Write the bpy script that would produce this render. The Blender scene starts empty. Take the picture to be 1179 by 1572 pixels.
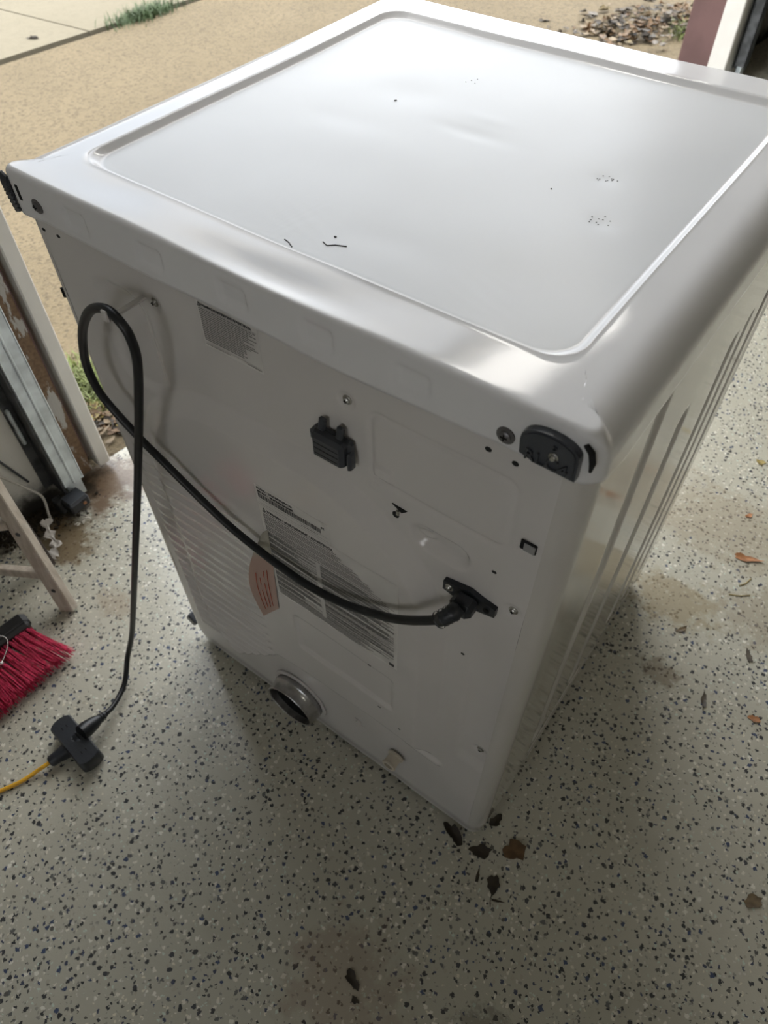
import bpy, math, random
import numpy as np
from mathutils import Vector, Matrix
random.seed(7); rng = np.random.default_rng(7)
S = bpy.context.scene; COL = S.collection

# ------------------------------------------------------------------ camera
CAM = np.array([0.0878122, -0.3762445, 1.3577470]); YAW, PITCH, ROLL, FPX = -0.64379054, 0.88743857, -0.01127034, 1116.26
cy, sy, cp, sp = math.cos(YAW), math.sin(YAW), math.cos(PITCH), math.sin(PITCH)
fw = Vector((sy*cp, cy*cp, -sp)); r0 = Vector((cy, -sy, 0)); u0 = r0.cross(fw)
rt = math.cos(ROLL)*r0 + math.sin(ROLL)*u0; up = math.cos(ROLL)*u0 - math.sin(ROLL)*r0
cd = bpy.data.cameras.new('camera'); cam = bpy.data.objects.new('camera', cd); COL.objects.link(cam)
M = Matrix((rt, up, -fw)).transposed().to_4x4(); M.translation = Vector(CAM); cam.matrix_world = M
cd.sensor_fit = 'HORIZONTAL'; cd.sensor_width = 36; cd.lens = FPX/1179*36; cd.clip_start = .02; cd.clip_end = 200
cd.dof.use_dof = True; cd.dof.focus_distance = .85; cd.dof.aperture_fstop = 11
S.camera = cam

# ------------------------------------------------------------------ colour, world, sun
S.view_settings.view_transform = 'Standard'; S.view_settings.look = 'None'
S.view_settings.gamma = 1; S.view_settings.use_curve_mapping = False
S.view_settings.exposure = 0.0
SKY = 5.2; SUN = 3.0
w = bpy.data.worlds.new('sky'); S.world = w; w.use_nodes = True
nt = w.node_tree; nt.nodes.clear()
tc = nt.nodes.new('ShaderNodeTexCoord'); mp = nt.nodes.new('ShaderNodeMapping'); mp.inputs['Scale'].default_value = (1, 1, 2.2)
nz = nt.nodes.new('ShaderNodeTexNoise'); nz.inputs['Scale'].default_value = 2.3; nz.inputs['Detail'].default_value = 5; nz.inputs['Roughness'].default_value = .5
cr = nt.nodes.new('ShaderNodeValToRGB'); cr.color_ramp.elements[0].position = .36; cr.color_ramp.elements[1].position = .62
cr.color_ramp.elements[0].color = (.58, .66, .77, 1); cr.color_ramp.elements[1].color = (1.0, .98, .95, 1)
bg = nt.nodes.new('ShaderNodeBackground'); bg.inputs['Strength'].default_value = SKY
wo = nt.nodes.new('ShaderNodeOutputWorld')
nt.links.new(tc.outputs['Generated'], mp.inputs[0]); nt.links.new(mp.outputs[0], nz.inputs['Vector'])
nt.links.new(nz.outputs['Fac'], cr.inputs[0]); nt.links.new(cr.outputs[0], bg.inputs[0]); nt.links.new(bg.outputs[0], wo.inputs[0])
sd = bpy.data.lights.new('sun', 'SUN'); sd.energy = SUN; sd.angle = math.radians(.6); sd.color = (1, .93, .82)
sun = bpy.data.objects.new('sun', sd); COL.objects.link(sun)
SUNDIR = Vector((-.085, -.60, -.80))        # direction the light travels, almost along the garage front
sun.rotation_euler = SUNDIR.to_track_quat('-Z', 'Y').to_euler()

# ------------------------------------------------------------------ material helpers
class NT:
    def __init__(s, name):
        s.m = bpy.data.materials.new(name); s.m.use_nodes = True; s.t = s.m.node_tree; s.t.nodes.clear()
        s.out = s.t.nodes.new('ShaderNodeOutputMaterial'); s.b = s.t.nodes.new('ShaderNodeBsdfPrincipled')
        s.t.links.new(s.b.outputs[0], s.out.inputs[0])
    def n(s, typ, ins=None, **kw):
        o = s.t.nodes.new('ShaderNode'+typ)
        for k, v in kw.items(): setattr(o, k, v)
        for k, v in (ins or {}).items():
            s.put(o.inputs[k], v)
        return o
    def put(s, sock, v):
        if isinstance(v, bpy.types.NodeSocket): s.t.links.new(v, sock)
        elif isinstance(v, bpy.types.Node): s.t.links.new(v.outputs[0], sock)
        else:
            if isinstance(v, (tuple, list)) and len(v) == 3 and sock.type == 'RGBA': v = (*v, 1)
            sock.default_value = v
    def set(s, **kw):
        for k, v in kw.items(): s.put(s.b.inputs[k.replace('_', ' ')], v)
        return s
    def math(s, op, a, b=0, c=0, clamp=False):
        o = s.n('Math', operation=op, use_clamp=clamp); s.put(o.inputs[0], a); s.put(o.inputs[1], b); s.put(o.inputs[2], c); return o.outputs[0]
    def mix(s, f, a, b, blend='MIX'):
        o = s.n('Mix', data_type='RGBA', blend_type=blend); s.put(o.inputs[0], f); s.put(o.inputs[6], a); s.put(o.inputs[7], b); return o.outputs[2]
    def pos(s): return s.n('NewGeometry').outputs['Position']
    def obj(s): return s.n('TexCoord').outputs['Object']
    def noise(s, vec, scale, detail=3, rough=.5): return s.n('TexNoise', {'Vector': vec, 'Scale': scale, 'Detail': detail, 'Roughness': rough})
    def ramp(s, f, lo, hi): return s.n('MapRange', {0: f, 1: lo, 2: hi, 3: 0.0, 4: 1.0}, clamp=True, interpolation_type='SMOOTHSTEP').outputs[0]
    def bump(s, h, strength, dist): s.put(s.b.inputs['Normal'], s.n('Bump', {'Height': h, 'Strength': strength, 'Distance': dist}))

def simple(name, col, rough=.5, metal=0, vary=.12, nscale=30, bump=0, coat=0):
    k = NT(name); p = k.obj(); n = k.noise(p, nscale, 4)
    c2 = tuple(x*(1-vary) for x in col)
    k.set(Base_Color=k.mix(k.ramp(n.outputs['Fac'], .35, .65), col, c2), Roughness=rough, Metallic=metal, Coat_Weight=coat)
    if bump: k.bump(k.noise(p, nscale*6, 3).outputs['Fac'], bump, .002)
    return k.m

def paint(name, col, rough, wave=.0, coat=.0, ior=1.5, rvar=0):
    k = NT(name); p = k.obj()
    n = k.noise(p, 900, 2); n2 = k.noise(p, 7, 3)
    k.set(Base_Color=k.mix(k.ramp(n2.outputs['Fac'], .3, .7), col, tuple(c*.97 for c in col)), IOR=ior, Coat_Weight=coat, Coat_Roughness=.04)
    k.put(k.b.inputs['Roughness'], k.math('ADD', rough, k.math('MULTIPLY', n2.outputs['Fac'], rvar)))
    k.bump(n.outputs['Fac'], .12, .0002)
    return k.m
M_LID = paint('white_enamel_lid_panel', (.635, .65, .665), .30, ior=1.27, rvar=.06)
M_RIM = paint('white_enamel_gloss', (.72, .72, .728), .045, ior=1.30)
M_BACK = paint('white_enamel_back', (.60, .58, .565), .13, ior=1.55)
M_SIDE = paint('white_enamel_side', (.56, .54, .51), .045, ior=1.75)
M_BLACKP = simple('black_plastic', (.018, .021, .027), .38, bump=.15)
M_CORD = simple('black_cord_rubber', (.006, .0075, .010), .40)
M_GREYP = simple('dark_grey_plastic', (.045, .05, .06), .33, bump=.1)
M_SCREW = simple('zinc_screw', (.55, .55, .53), .25, 1)
M_DSCREW = simple('grey_washer_screw', (.16, .155, .16), .35, .6)
M_ZINC = simple('galvanized_duct', (.50, .50, .50), .3, 1, .3, 60)
M_HOLE = simple('dark_hole', (.006, .006, .006), .9)
M_INNER = simple('grey_inner_sheet', (.3, .3, .3), .4)
M_BEIGE = simple('beige_nylon', (.52, .47, .38), .5)
M_INK = simple('label_ink', (.05, .05, .055), .6)
M_INKG = simple('label_ink_grey', (.13, .13, .125), .6)
M_LABEL = simple('label_paper', (.605, .59, .565), .45, vary=.03)
M_LINEDK = simple('recess_shadow_paint', (.55, .54, .53), .3)
M_SCUFF = simple('dark_scuff', (.09, .09, .09), .6)
M_RED = simple('red_print', (.55, .14, .09), .6)
M_YEL = simple('yellow_cord_jacket', (.80, .43, .03), .35)
M_GALV = simple('galvanized_track', (.70, .76, .78), .4, .25, .25, 25)
M_DSTEEL = simple('dirty_dark_steel', (.10, .105, .11), .5, .5, .5, 25)
M_TRIM = simple('beige_trim_vinyl', (.76, .74, .69), .5, vary=.06, nscale=12)
M_WALLP = simple('garage_wall_paint', (.52, .50, .46), .7, vary=.08, nscale=3)
M_CEIL = simple('ceiling_paint', (.60, .58, .54), .8, vary=.05, nscale=2)
M_MAROON = simple('maroon_paint', (.155, .085, .08), .5, vary=.2, nscale=8)
M_GDOOR = simple('garage_door_white', (.78, .78, .77), .4, vary=.05, nscale=3)
M_HEAD = simple('broom_head_plastic', (.022, .022, .024), .4)
M_PLAST = simple('crumpled_clear_plastic', (.55, .52, .48), .3)
M_WIRE = simple('white_wire', (.55, .52, .46), .45)
M_CHAIN = simple('silver_beads', (.8, .78, .75), .2, .8)
M_HANDLE = simple('steel_handle', (.5, .5, .52), .3, .8)
M_TUBE = NT('added_tube_glow').set(Base_Color=(.9, .9, .9), Emission_Color=(1, .95, .86), Emission_Strength=14).m
_k = NT('added_window_glass'); _t = _k.n('BsdfTransparent'); _g = _k.n('BsdfGlossy', {'Roughness': .02}); _x = _k.n('MixShader', {0: .06, 1: _t.outputs[0], 2: _g.outputs[0]}); _k.put(_k.out.inputs[0], _x.outputs[0]); M_PANE = _k.m
M_DIFF = NT('added_lamp_diffuser').set(Base_Color=(.9, .9, .9), Emission_Color=(1, .96, .90), Emission_Strength=19).m
M_LBUG = simple('navy_plastic_crate', (.012, .014, .03), .35)

def bristle_mat():
    k = NT('red_bristles'); p = k.obj(); n = k.noise(p, 160, 2); r = k.n('ObjectInfo').outputs['Random']
    k.set(Base_Color=k.mix(k.ramp(n.outputs['Fac'], .35, .65), (.72, .045, .13), (.40, .016, .055)), Roughness=.45); return k.m
M_BRIS = bristle_mat()

def floor_mat():
    k = NT('epoxy_flake_floor'); P = k.pos()
    wob = k.noise(P, 210, 3); off = k.n('VectorMath', {0: wob.outputs['Color'], 1: (.5, .5, .5)}, operation='SUBTRACT')
    sc = k.n('VectorMath', {0: off.outputs[0], 3: .010}, operation='SCALE'); pw = k.n('VectorMath', {0: P, 1: sc.outputs[0]}, operation='ADD').outputs[0]
    big = k.noise(P, 1.1, 4); mid = k.noise(P, 9, 4); fine = k.noise(P, 420, 2)
    base = k.mix(k.ramp(big.outputs['Fac'], .35, .65), (.49, .472, .39), (.42, .405, .33))
    base = k.mix(k.math('MULTIPLY', k.ramp(mid.outputs['Fac'], .5, .75), .25), base, (.30, .27, .20))
    dens = k.noise(P, 5, 2)
    def flakes(prev, scale, off3, thr, size, cols, dvar=.35):
        v = k.n('VectorMath', {0: pw, 1: off3}, operation='ADD').outputs[0]
        vo = k.n('TexVoronoi', {'Vector': v, 'Scale': scale, 'Randomness': 1.0}, voronoi_dimensions='2D')
        sp_ = k.n('SeparateColor', {0: vo.outputs['Color']})
        keep = k.math('GREATER_THAN', k.math('ADD', sp_.outputs[0], k.math('MULTIPLY', k.math('SUBTRACT', dens.outputs['Fac'], .5), dvar)), thr)
        rad = k.math('MULTIPLY_ADD', sp_.outputs[1], size*.7, size*.35)
        mask = k.math('MULTIPLY', keep, k.math('LESS_THAN', vo.outputs['Distance'], rad))
        cr_ = k.n('ValToRGB', {0: sp_.outputs[2]}); e = cr_.color_ramp; e.interpolation = 'CONSTANT'
        e.elements[0].position = 0; e.elements[0].color = (*cols[0], 1)
        e.elements[1].position = 1/len(cols); e.elements[1].color = (*cols[1], 1)
        for i, c in enumerate(cols[2:]):
            x = e.elements.new((i+2)/len(cols)); x.color = (*c, 1)
        return k.mix(mask, prev, cr_.outputs[0]), mask
    c, m1 = flakes(base, 165, (3.1, 1.7, 0), .72, .36, [(.52, .60, .52), (.30, .29, .25), (.66, .62, .50), (.25, .24, .21), (.58, .56, .50)])
    c, m2 = flakes(c, 88, (9.3, 4.1, 0), .70, .30, [(.66, .63, .54), (.40, .37, .30), (.70, .68, .60)])
    c, m3 = flakes(c, 76, (0, 0, 0), .62, .29, [(.03, .031, .034), (.05, .052, .058), (.035, .036, .04), (.05, .07, .13), (.04, .04, .042), (.12, .12, .115)])
    c, m4 = flakes(c, 120, (5.2, 7.7, 0), .76, .34, [(.03, .032, .036), (.05, .06, .10), (.10, .095, .085)])
    # stains with a shape of their own: grime round the door jamb, brown scuffs
    def spot(c, x, y, rx, ry, col, amt, ns=14, rot=0, soft=.5):
        d = k.n('VectorMath', {0: P, 1: (x, y, 0)}, operation='SUBTRACT').outputs[0]
        mp_ = k.n('Mapping', {'Vector': d, 'Scale': (1/rx, 1/ry, 0)}, vector_type='TEXTURE'); mp_.vector_type = 'POINT'
        if rot: mp_.inputs['Rotation'].default_value = (0, 0, rot)
        ln = k.n('VectorMath', {0: mp_.outputs[0]}, operation='LENGTH').outputs['Value']
        nn = k.noise(P, ns, 5, .65)
        q = k.math('ADD', ln, k.math('MULTIPLY', k.math('SUBTRACT', nn.outputs['Fac'], .5), 2.2))
        f = k.math('MULTIPLY', k.math('SUBTRACT', 1, k.ramp(q, 1-soft, 1.05)), amt)
        return k.mix(f, c, col)
    c = spot(c, -1.19, .17, .10, .12, (.13, .08, .045), .92, 16)
    c = spot(c, -1.23, .03, .075, .17, (.03, .024, .016), .97, 20)
    c = spot(c, -1.13, -.01, .09, .09, (.13, .085, .035), .85, 22)
    c = spot(c, -1.12, .24, .10, .09, (.30, .24, .17), .3, 12)
    c = spot(c, .08, .68, .12, .08, (.27, .215, .12), .65, 26)
    c = spot(c, .10, .95, .22, .14, (.30, .25, .17), .5, 22)
    c = spot(c, .13, .50, .05, .035, (.16, .12, .07), .6, 50)
    c = spot(c, -.06, -.30, .12, .10, (.26, .19, .14), .45, 22)
    c = spot(c, -.90, -.05, .05, .04, (.33, .26, .18), .5, 30)
    c = spot(c, .16, -.23, .06, .05, (.09, .08, .06), .5, 60)
    c = spot(c, .30, .75, .16, .10, (.25, .20, .13), .45, 40)
    k.set(Base_Color=c, IOR=1.5, Coat_Weight=.25, Coat_Roughness=.12)
    k.put(k.b.inputs['Roughness'], k.math('MULTIPLY_ADD', mid.outputs['Fac'], .2, .24))
    h = k.math('ADD', k.math('MULTIPLY', fine.outputs['Fac'], .35), k.math('ADD', k.math('MULTIPLY', m3, .8), k.math('MULTIPLY', m2, .6)))
    h = k.math('ADD', h, k.math('MULTIPLY', k.noise(P, 130, 3).outputs['Fac'], .9))
    k.bump(h, .45, .0012)
    return k.m
M_FLOOR = floor_mat()

def conc(name, a, b, grit, bumpd):
    k = NT(name); P = k.pos()
    vo = k.n('TexVoronoi', {'Vector': P, 'Scale': 95.0}); vo2 = k.n('TexVoronoi', {'Vector': P, 'Scale': 230.0})
    s1 = k.n('SeparateColor', {0: vo.outputs['Color']}).outputs[0]; n1 = k.noise(P, 1.7, 5); n2 = k.noise(P, 260, 3); n3 = k.noise(P, 22, 4)
    c = k.mix(k.ramp(n1.outputs['Fac'], .3, .7), a, b)
    c = k.mix(k.math('MULTIPLY', k.ramp(n3.outputs['Fac'], .45, .75), .3), c, tuple(x*.72 for x in b))
    c = k.mix(k.math('MULTIPLY', k.ramp(s1, .55, 1), grit), c, tuple(x*.55 for x in b))
    c = k.mix(k.math('MULTIPLY', k.ramp(n2.outputs['Fac'], .5, .7), grit*.7), c, tuple(min(1, x*1.3) for x in a))
    k.set(Base_Color=c, Roughness=.9)
    k.bump(k.math('ADD', vo.outputs['Distance'], n2.outputs['Fac']), .6, bumpd); return k.m
M_DRIVE = conc('aggregate_driveway', (.150, .116, .066), (.122, .094, .052), .75, .006)
M_WALK = conc('pale_sidewalk', (.172, .151, .105), (.156, .136, .093), .15, .001)
M_GAP = conc('dark_joint', (.018, .016, .012), (.012, .010, .008), .5, .003)
M_LAWN = conc('lawn_base', (.05, .07, .02), (.04, .05, .016), .5, .01)

def peel_mat():
    k = NT('peeling_brown_wood'); p = k.pos(); mpn = k.n('Mapping', {'Vector': p, 'Scale': (1, 1, .3)})
    n = k.noise(mpn.outputs[0], 34, 5, .65); n2 = k.noise(p, 120, 3)
    c = k.mix(k.ramp(n2.outputs['Fac'], .3, .7), (.20, .125, .07), (.13, .08, .045))
    c = k.mix(k.ramp(n.outputs['Fac'], .55, .60), c, (.42, .40, .37))
    k.set(Base_Color=c, Roughness=.8); k.bump(n.outputs['Fac'], .4, .003); return k.m
M_PEEL = peel_mat()
def grimy_wall():
    k = NT('grimy_white_wall'); p = k.pos(); z = k.n('SeparateXYZ', {0: p}).outputs['Z']
    n = k.noise(p, 14, 5, .65); n2 = k.noise(p, 50, 4, .6)
    c = k.mix(k.ramp(n.outputs['Fac'], .62, .8), (.68, .66, .60), (.36, .32, .26))
    c = k.mix(k.math('MULTIPLY', k.ramp(n2.outputs['Fac'], .62, .72), .6), c, (.12, .10, .08))
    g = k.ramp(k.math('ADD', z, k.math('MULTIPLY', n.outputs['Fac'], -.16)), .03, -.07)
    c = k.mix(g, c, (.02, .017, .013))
    k.set(Base_Color=c, Roughness=.7); k.bump(n2.outputs['Fac'], .3, .002); return k.m
M_GWALL = grimy_wall()
def wood_mat():
    k = NT('whitewashed_wood'); p = k.obj(); mpn = k.n('Mapping', {'Vector': p, 'Scale': (1, 1, .12)})
    n = k.noise(mpn.outputs[0], 90, 4, .6); n2 = k.noise(p, 26, 4)
    c = k.mix(k.ramp(n.outputs['Fac'], .35, .65), (.55, .49, .41), (.43, .37, .30))
    c = k.mix(k.math('MULTIPLY', k.ramp(n2.outputs['Fac'], .58, .70), .7), c, (.55, .52, .46))
    k.set(Base_Color=c, Roughness=.65); k.bump(n.outputs['Fac'], .3, .001); return k.m
M_WOOD = wood_mat(); M_SHADEWOOD = simple('shaded_wood', (.05, .035, .028), .6, vary=.3)  # second wood is a darker copy: shade on the stool's back legs, in colour
def leafm(n, c): return simple(n, c, .6, vary=.45, nscale=60)
M_LEAF = [leafm('leaf_brown', (.15, .085, .035)), leafm('leaf_dark', (.035, .025, .014)), leafm('leaf_orange', (.42, .19, .08)), leafm('leaf_tan', (.20, .145, .08)), leafm('leaf_grey', (.12, .10, .075)), leafm('leaf_yellow', (.35, .27, .09)), leafm('leaf_straw', (.16, .12, .05))]
M_GRASS = simple('grass_blade', (.17, .21, .055), .6, vary=.5, nscale=12)
M_GRASS2 = simple('grass_blade_dark', (.055, .095, .028), .6, vary=.4, nscale=12)

# ------------------------------------------------------------------ mesh helpers
class MB:
    def __init__(s): s.v = []; s.f = []; s.mi = []
    def add(s, vs, fs, mi=0):
        b = len(s.v); s.v += [tuple(map(float, v)) for v in vs]; s.f += [tuple(i+b for i in f) for f in fs]; s.mi += [mi]*len(fs); return s
    def box(s, c, d, rot=None, bev=0, mi=0):
        x, y, z = (q/2 for q in d); R = rot or Matrix.Identity(3); b = min(bev, x, y, z)*.999
        if b <= 0:
            vs = [(i*x, j*y, l*z) for i in (-1, 1) for j in (-1, 1) for l in (-1, 1)]
            fs = [(0, 1, 3, 2), (4, 6, 7, 5), (0, 4, 5, 1), (2, 3, 7, 6), (0, 2, 6, 4), (1, 5, 7, 3)]
        else:
            vs = []; ix = {}
            for i in (-1, 1):
                for j in (-1, 1):
                    for l in (-1, 1):
                        for a in range(3):
                            p = [i*(x-b), j*(y-b), l*(z-b)]; p[a] += (i, j, l)[a]*b; ix[(i, j, l, a)] = len(vs); vs.append(tuple(p))
            fs = []
            for i in (-1, 1):
                for a in range(3):
                    o = [q for q in range(3) if q != a]; ring = []
                    for p, q in ((-1, -1), (1, -1), (1, 1), (-1, 1)):
                        k = [0, 0, 0]; k[a] = i; k[o[0]] = p; k[o[1]] = q; ring.append(ix[(*k, a)])
                    if (i < 0) != (a == 1): ring = ring[::-1]
                    fs.append(tuple(ring))
            for a in range(3):
                o = [q for q in range(3) if q != a]
                for p in (-1, 1):
                    for q in (-1, 1):
                        e = []
                        for t, ax in ((-1, o[0]), (1, o[0]), (1, o[1]), (-1, o[1])):
                            k = [0, 0, 0]; k[a] = t; k[o[0]] = p; k[o[1]] = q; e.append(ix[(*k, ax)])
                        fs.append(tuple(e))
            for i in (-1, 1):
                for j in (-1, 1):
                    for l in (-1, 1): fs.append(tuple(ix[(i, j, l, a)] for a in range(3)))
        vs = [tuple(Vector(c) + R @ Vector(v)) for v in vs]; return s.add(vs, fs, mi)
    def bar(s, a, b, wx, wy, upv=(0, 0, 1), bev=.002, mi=0):
        a, b = Vector(a), Vector(b); z = (b-a).normalized(); x = Vector(upv).cross(z).normalized(); y = z.cross(x)
        return s.box((a+b)/2, (wx, wy, (b-a).length), Matrix((x, y, z)).transposed(), bev, mi)
    def tube(s, pts, r, n=12, cap=True, mi=0):
        pts = [Vector(p) for p in pts]; rs = r if isinstance(r, (list, tuple)) else [r]*len(pts)
        t0 = (pts[1]-pts[0]).normalized(); a = t0.orthogonal().normalized(); vs = []; fs = []
        for i, p in enumerate(pts):
            t = (pts[min(i+1, len(pts)-1)]-pts[max(i-1, 0)]).normalized()
            a = (a - a.dot(t)*t).normalized(); b = t.cross(a)
            for j in range(n):
                g = 2*math.pi*j/n; vs.append(p+rs[i]*(math.cos(g)*a+math.sin(g)*b))
        for i in range(len(pts)-1):
            for j in range(n): fs.append((i*n+j, i*n+(j+1) % n, (i+1)*n+(j+1) % n, (i+1)*n+j))
        if cap: fs += [tuple(range(n))[::-1], tuple((len(pts)-1)*n+j for j in range(n))]
        return s.add(vs, fs, mi)
    def lathe(s, c, axis, prof, n=32, mi=0):     # prof = [(radius, distance along axis)]
        c = Vector(c); z = Vector(axis).normalized(); x = z.orthogonal().normalized(); y = z.cross(x); vs = []; fs = []
        for r, h in prof:
            for j in range(n):
                g = 2*math.pi*j/n; vs.append(c+z*h+r*(math.cos(g)*x+math.sin(g)*y))
        for i in range(len(prof)-1):
            for j in range(n): fs.append((i*n+j, i*n+(j+1) % n, (i+1)*n+(j+1) % n, (i+1)*n+j))
        return s.add(vs, fs, mi)
    def prism(s, poly, o, ex, ey, h, mi=0):
        o, ex, ey = Vector(o), Vector(ex), Vector(ey); ez = ex.cross(ey).normalized(); n = len(poly)
        vs = [o+ex*p[0]+ey*p[1] for p in poly]+[o+ex*p[0]+ey*p[1]+ez*h for p in poly]
        fs = [tuple(range(n))[::-1], tuple(range(n, 2*n))]+[(i, (i+1) % n, n+(i+1) % n, n+i) for i in range(n)]
        return s.add(vs, fs, mi)
    def build(s, name, mats, parent=None, smooth=False, origin=None):
        me = bpy.data.meshes.new(name)
        o3 = Vector(origin) if origin is not None else Vector((0, 0, 0))
        vs = [tuple(Vector(v)-o3) for v in s.v] if origin is not None else s.v
        me.from_pydata(vs, [], s.f)
        for m in (mats if isinstance(mats, (list, tuple)) else [mats]): me.materials.append(m)
        me.polygons.foreach_set('material_index', s.mi)
        if smooth: me.shade_smooth(); 
        if smooth == 'auto':
            try: me.set_sharp_from_angle(angle=math.radians(38))
            except Exception: pass
        me.validate(); me.update()
        o = bpy.data.objects.new(name, me); COL.objects.link(o)
        if parent: o.parent = parent
        if origin is not None:
            w0 = wloc(parent) if parent else Vector((0, 0, 0)); o.location = o3-w0
        elif parent:
            o.location = -wloc(parent)
        return o
def wloc(o):
    l = o.location.copy()
    while o.parent: o = o.parent; l += o.location
    return l
def grid(P, name, mats, parent=None, mi=None, closed=False):
    n, m = P.shape[:2]; idx = np.arange(n*m).reshape(n, m)
    if closed: idx = np.concatenate([idx, idx[:, :1]], 1)
    f = np.stack([idx[:-1, :-1], idx[:-1, 1:], idx[1:, 1:], idx[1:, :-1]], -1).reshape(-1, 4)
    me = bpy.data.meshes.new(name); me.from_pydata(P.reshape(-1, 3).tolist(), [], f.tolist())
    for q in (mats if isinstance(mats, (list, tuple)) else [mats]): me.materials.append(q)
    if mi is not None: me.polygons.foreach_set('material_index', np.asarray(mi, dtype=np.int32).ravel())
    me.shade_smooth(); me.update()
    o = bpy.data.objects.new(name, me); COL.objects.link(o)
    if parent: o.parent = parent; o.location = -wloc(parent)
    return o
def empty(name, loc): 
    o = bpy.data.objects.new(name, None); COL.objects.link(o); o.location = loc; o.empty_display_size = .1; return o
def tag(o, label=None, cat=None, group=None, kind=None):
    if label: o['label'] = label
    if cat: o['category'] = cat
    if group: o['group'] = group
    if kind: o['kind'] = kind
    return o
def struct(o): o['kind'] = 'structure'; return o
def sm(a, b, x): t = np.clip((x-a)/(b-a), 0, 1); return t*t*(3-2*t)
def rbox(x, z, cx, cz, hx, hz, r):
    qx = np.abs(x-cx)-hx+r; qz = np.abs(z-cz)-hz+r
    return np.hypot(np.maximum(qx, 0), np.maximum(qz, 0))+np.minimum(np.maximum(qx, qz), 0)-r
def catmull(pts, k=8):
    P = [Vector(p) for p in pts]; P = [P[0]*2-P[1]]+P+[P[-1]*2-P[-2]]; out = []
    for i in range(1, len(P)-2):
        for j in range(k):
            t = j/k; a, b, c, d = P[i-1:i+3]
            out.append(.5*((2*b)+(c-a)*t+(2*a-5*b+4*c-d)*t*t+(3*b-a-3*c+d)*t**3))
    out.append(P[-2]); return out

# ------------------------------------------------------------------ garage frame: u along the front wall, v outward
D2 = Vector((.0995, .995, 0)); N2 = Vector((-.995, .0995, 0)); G0 = Vector((-1.240, .18, 0)); RG = Matrix((D2, N2, Vector((0, 0, 1)))).transposed()
def G(u, v, z): return G0+D2*u+N2*v+Vector((0, 0, z))
def gbox(mb, u0, u1, v0, v1, z0, z1, bev=0, mi=0):
    return mb.box(G((u0+u1)/2, (v0+v1)/2, (z0+z1)/2), (abs(u1-u0), abs(v1-v0), z1-z0), RG, bev, mi)
UL, UR, VB, HC, OP, OH = -2.3, 5.2, -5.6, 3.00, 3.30, 2.62
struct(gbox(MB(), UL, UR, VB, .02, -.12, 0).build('floor', M_FLOOR))
struct(gbox(MB(), UL, UR, VB, .14, HC, HC+.1).build('ceiling', M_CEIL))
WV0, WV1, WZ0, WZ1 = -2.0, -1.05, .95, 1.75          # added side opening, out of view, to light the dryer's back
wl_ = MB(); gbox(wl_, UL-.12, UL, VB, WV0, 0, HC); gbox(wl_, UL-.12, UL, WV1, .14, 0, HC); gbox(wl_, UL-.12, UL, WV0, WV1, 0, WZ0); gbox(wl_, UL-.12, UL, WV0, WV1, WZ1, HC)
struct(wl_.build('wall_left', M_WALLP))
win = struct(empty('added_window_1', G(UL-.06, (WV0+WV1)/2, WZ0)))
fr = MB(); gbox(fr, UL-.09, UL-.03, WV0, WV0+.05, WZ0, WZ1); gbox(fr, UL-.09, UL-.03, WV1-.05, WV1, WZ0, WZ1); gbox(fr, UL-.09, UL-.03, WV0, WV1, WZ0, WZ0+.05); gbox(fr, UL-.09, UL-.03, WV0, WV1, WZ1-.05, WZ1); gbox(fr, UL-.08, UL-.04, (WV0+WV1)/2-.02, (WV0+WV1)/2+.02, WZ0, WZ1)
fr.build('added_window_frame', M_TRIM, win); gbox(MB(), UL-.062, UL-.058, WV0+.04, WV1-.04, WZ0+.04, WZ1-.04).build('added_window_pane', M_PANE, win)
struct(gbox(MB(), UR, UR+.12, VB, .14, 0, HC).build('wall_right', M_WALLP))
struct(gbox(MB(), UL-.12, UR+.12, VB-.12, VB, 0, HC).build('wall_back', M_WALLP))
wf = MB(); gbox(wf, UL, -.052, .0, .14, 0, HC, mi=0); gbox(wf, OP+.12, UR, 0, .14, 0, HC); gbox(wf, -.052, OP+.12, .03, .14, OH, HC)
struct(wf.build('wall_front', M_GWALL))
struct(gbox(MB(), -.05, -.001, .0, .05, .015, OH, .002).build('trim_1', M_PEEL))
struct(gbox(MB(), .014, .046, -.012, .045, .02, OH, .003).build('trim_2', M_TRIM))
struct(gbox(MB(), -.05, .04, .06, .16, 0, OH, .002).build('trim_5', M_MAROON))
struct(gbox(MB(), OP, OP+.12, .0, .15, 0, OH, .004).build('trim_3', M_MAROON))
struct(gbox(MB(), OP-.015, OP+.12, -.085, -.001, 0, OH, .004).build('trim_4', M_TRIM))
# outside ground
def slab(name, m, x0, x1, y0, y1, z=-.012, h=.1, bev=.004): return struct(MB().box(((x0+x1)/2, (y0+y1)/2, z-h/2), (x1-x0, y1-y0, h), None, bev).build(name, m))
drv = MB(); ya, yb = -6.0, 9.0
sx = lambda y, o=0: -3.775+.0905*(y-1.68)+o
drv.prism([(G(-7, .02, 0).x, G(-7, .02, 0).y), (G(9, .02, 0).x, G(9, .02, 0).y), (sx(9), 9), (sx(-6), -6)], (0, 0, -.11), (1, 0, 0), (0, 1, 0), .1)
struct(drv.build('driveway', M_DRIVE))
struct(MB().box((-20, 2, -.16), (60, 60, .08)).build('lawn_ground', M_LAWN))
for i in range(6):          # pale sidewalk squares beyond the expansion joint
    y0 = -3.95+i*1.55; y1 = y0+1.538
    p = [(sx(y0, -.075), y0), (sx(y1, -.075), y1), (sx(y1, -1.6), y1-.14), (sx(y0, -1.6), y0-.14)]
    mb = MB().prism(p[::-1], (0, 0, -.11), (1, 0, 0), (0, 1, 0), .098)
    struct(mb.build('sidewalk_slab', M_WALK))
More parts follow.
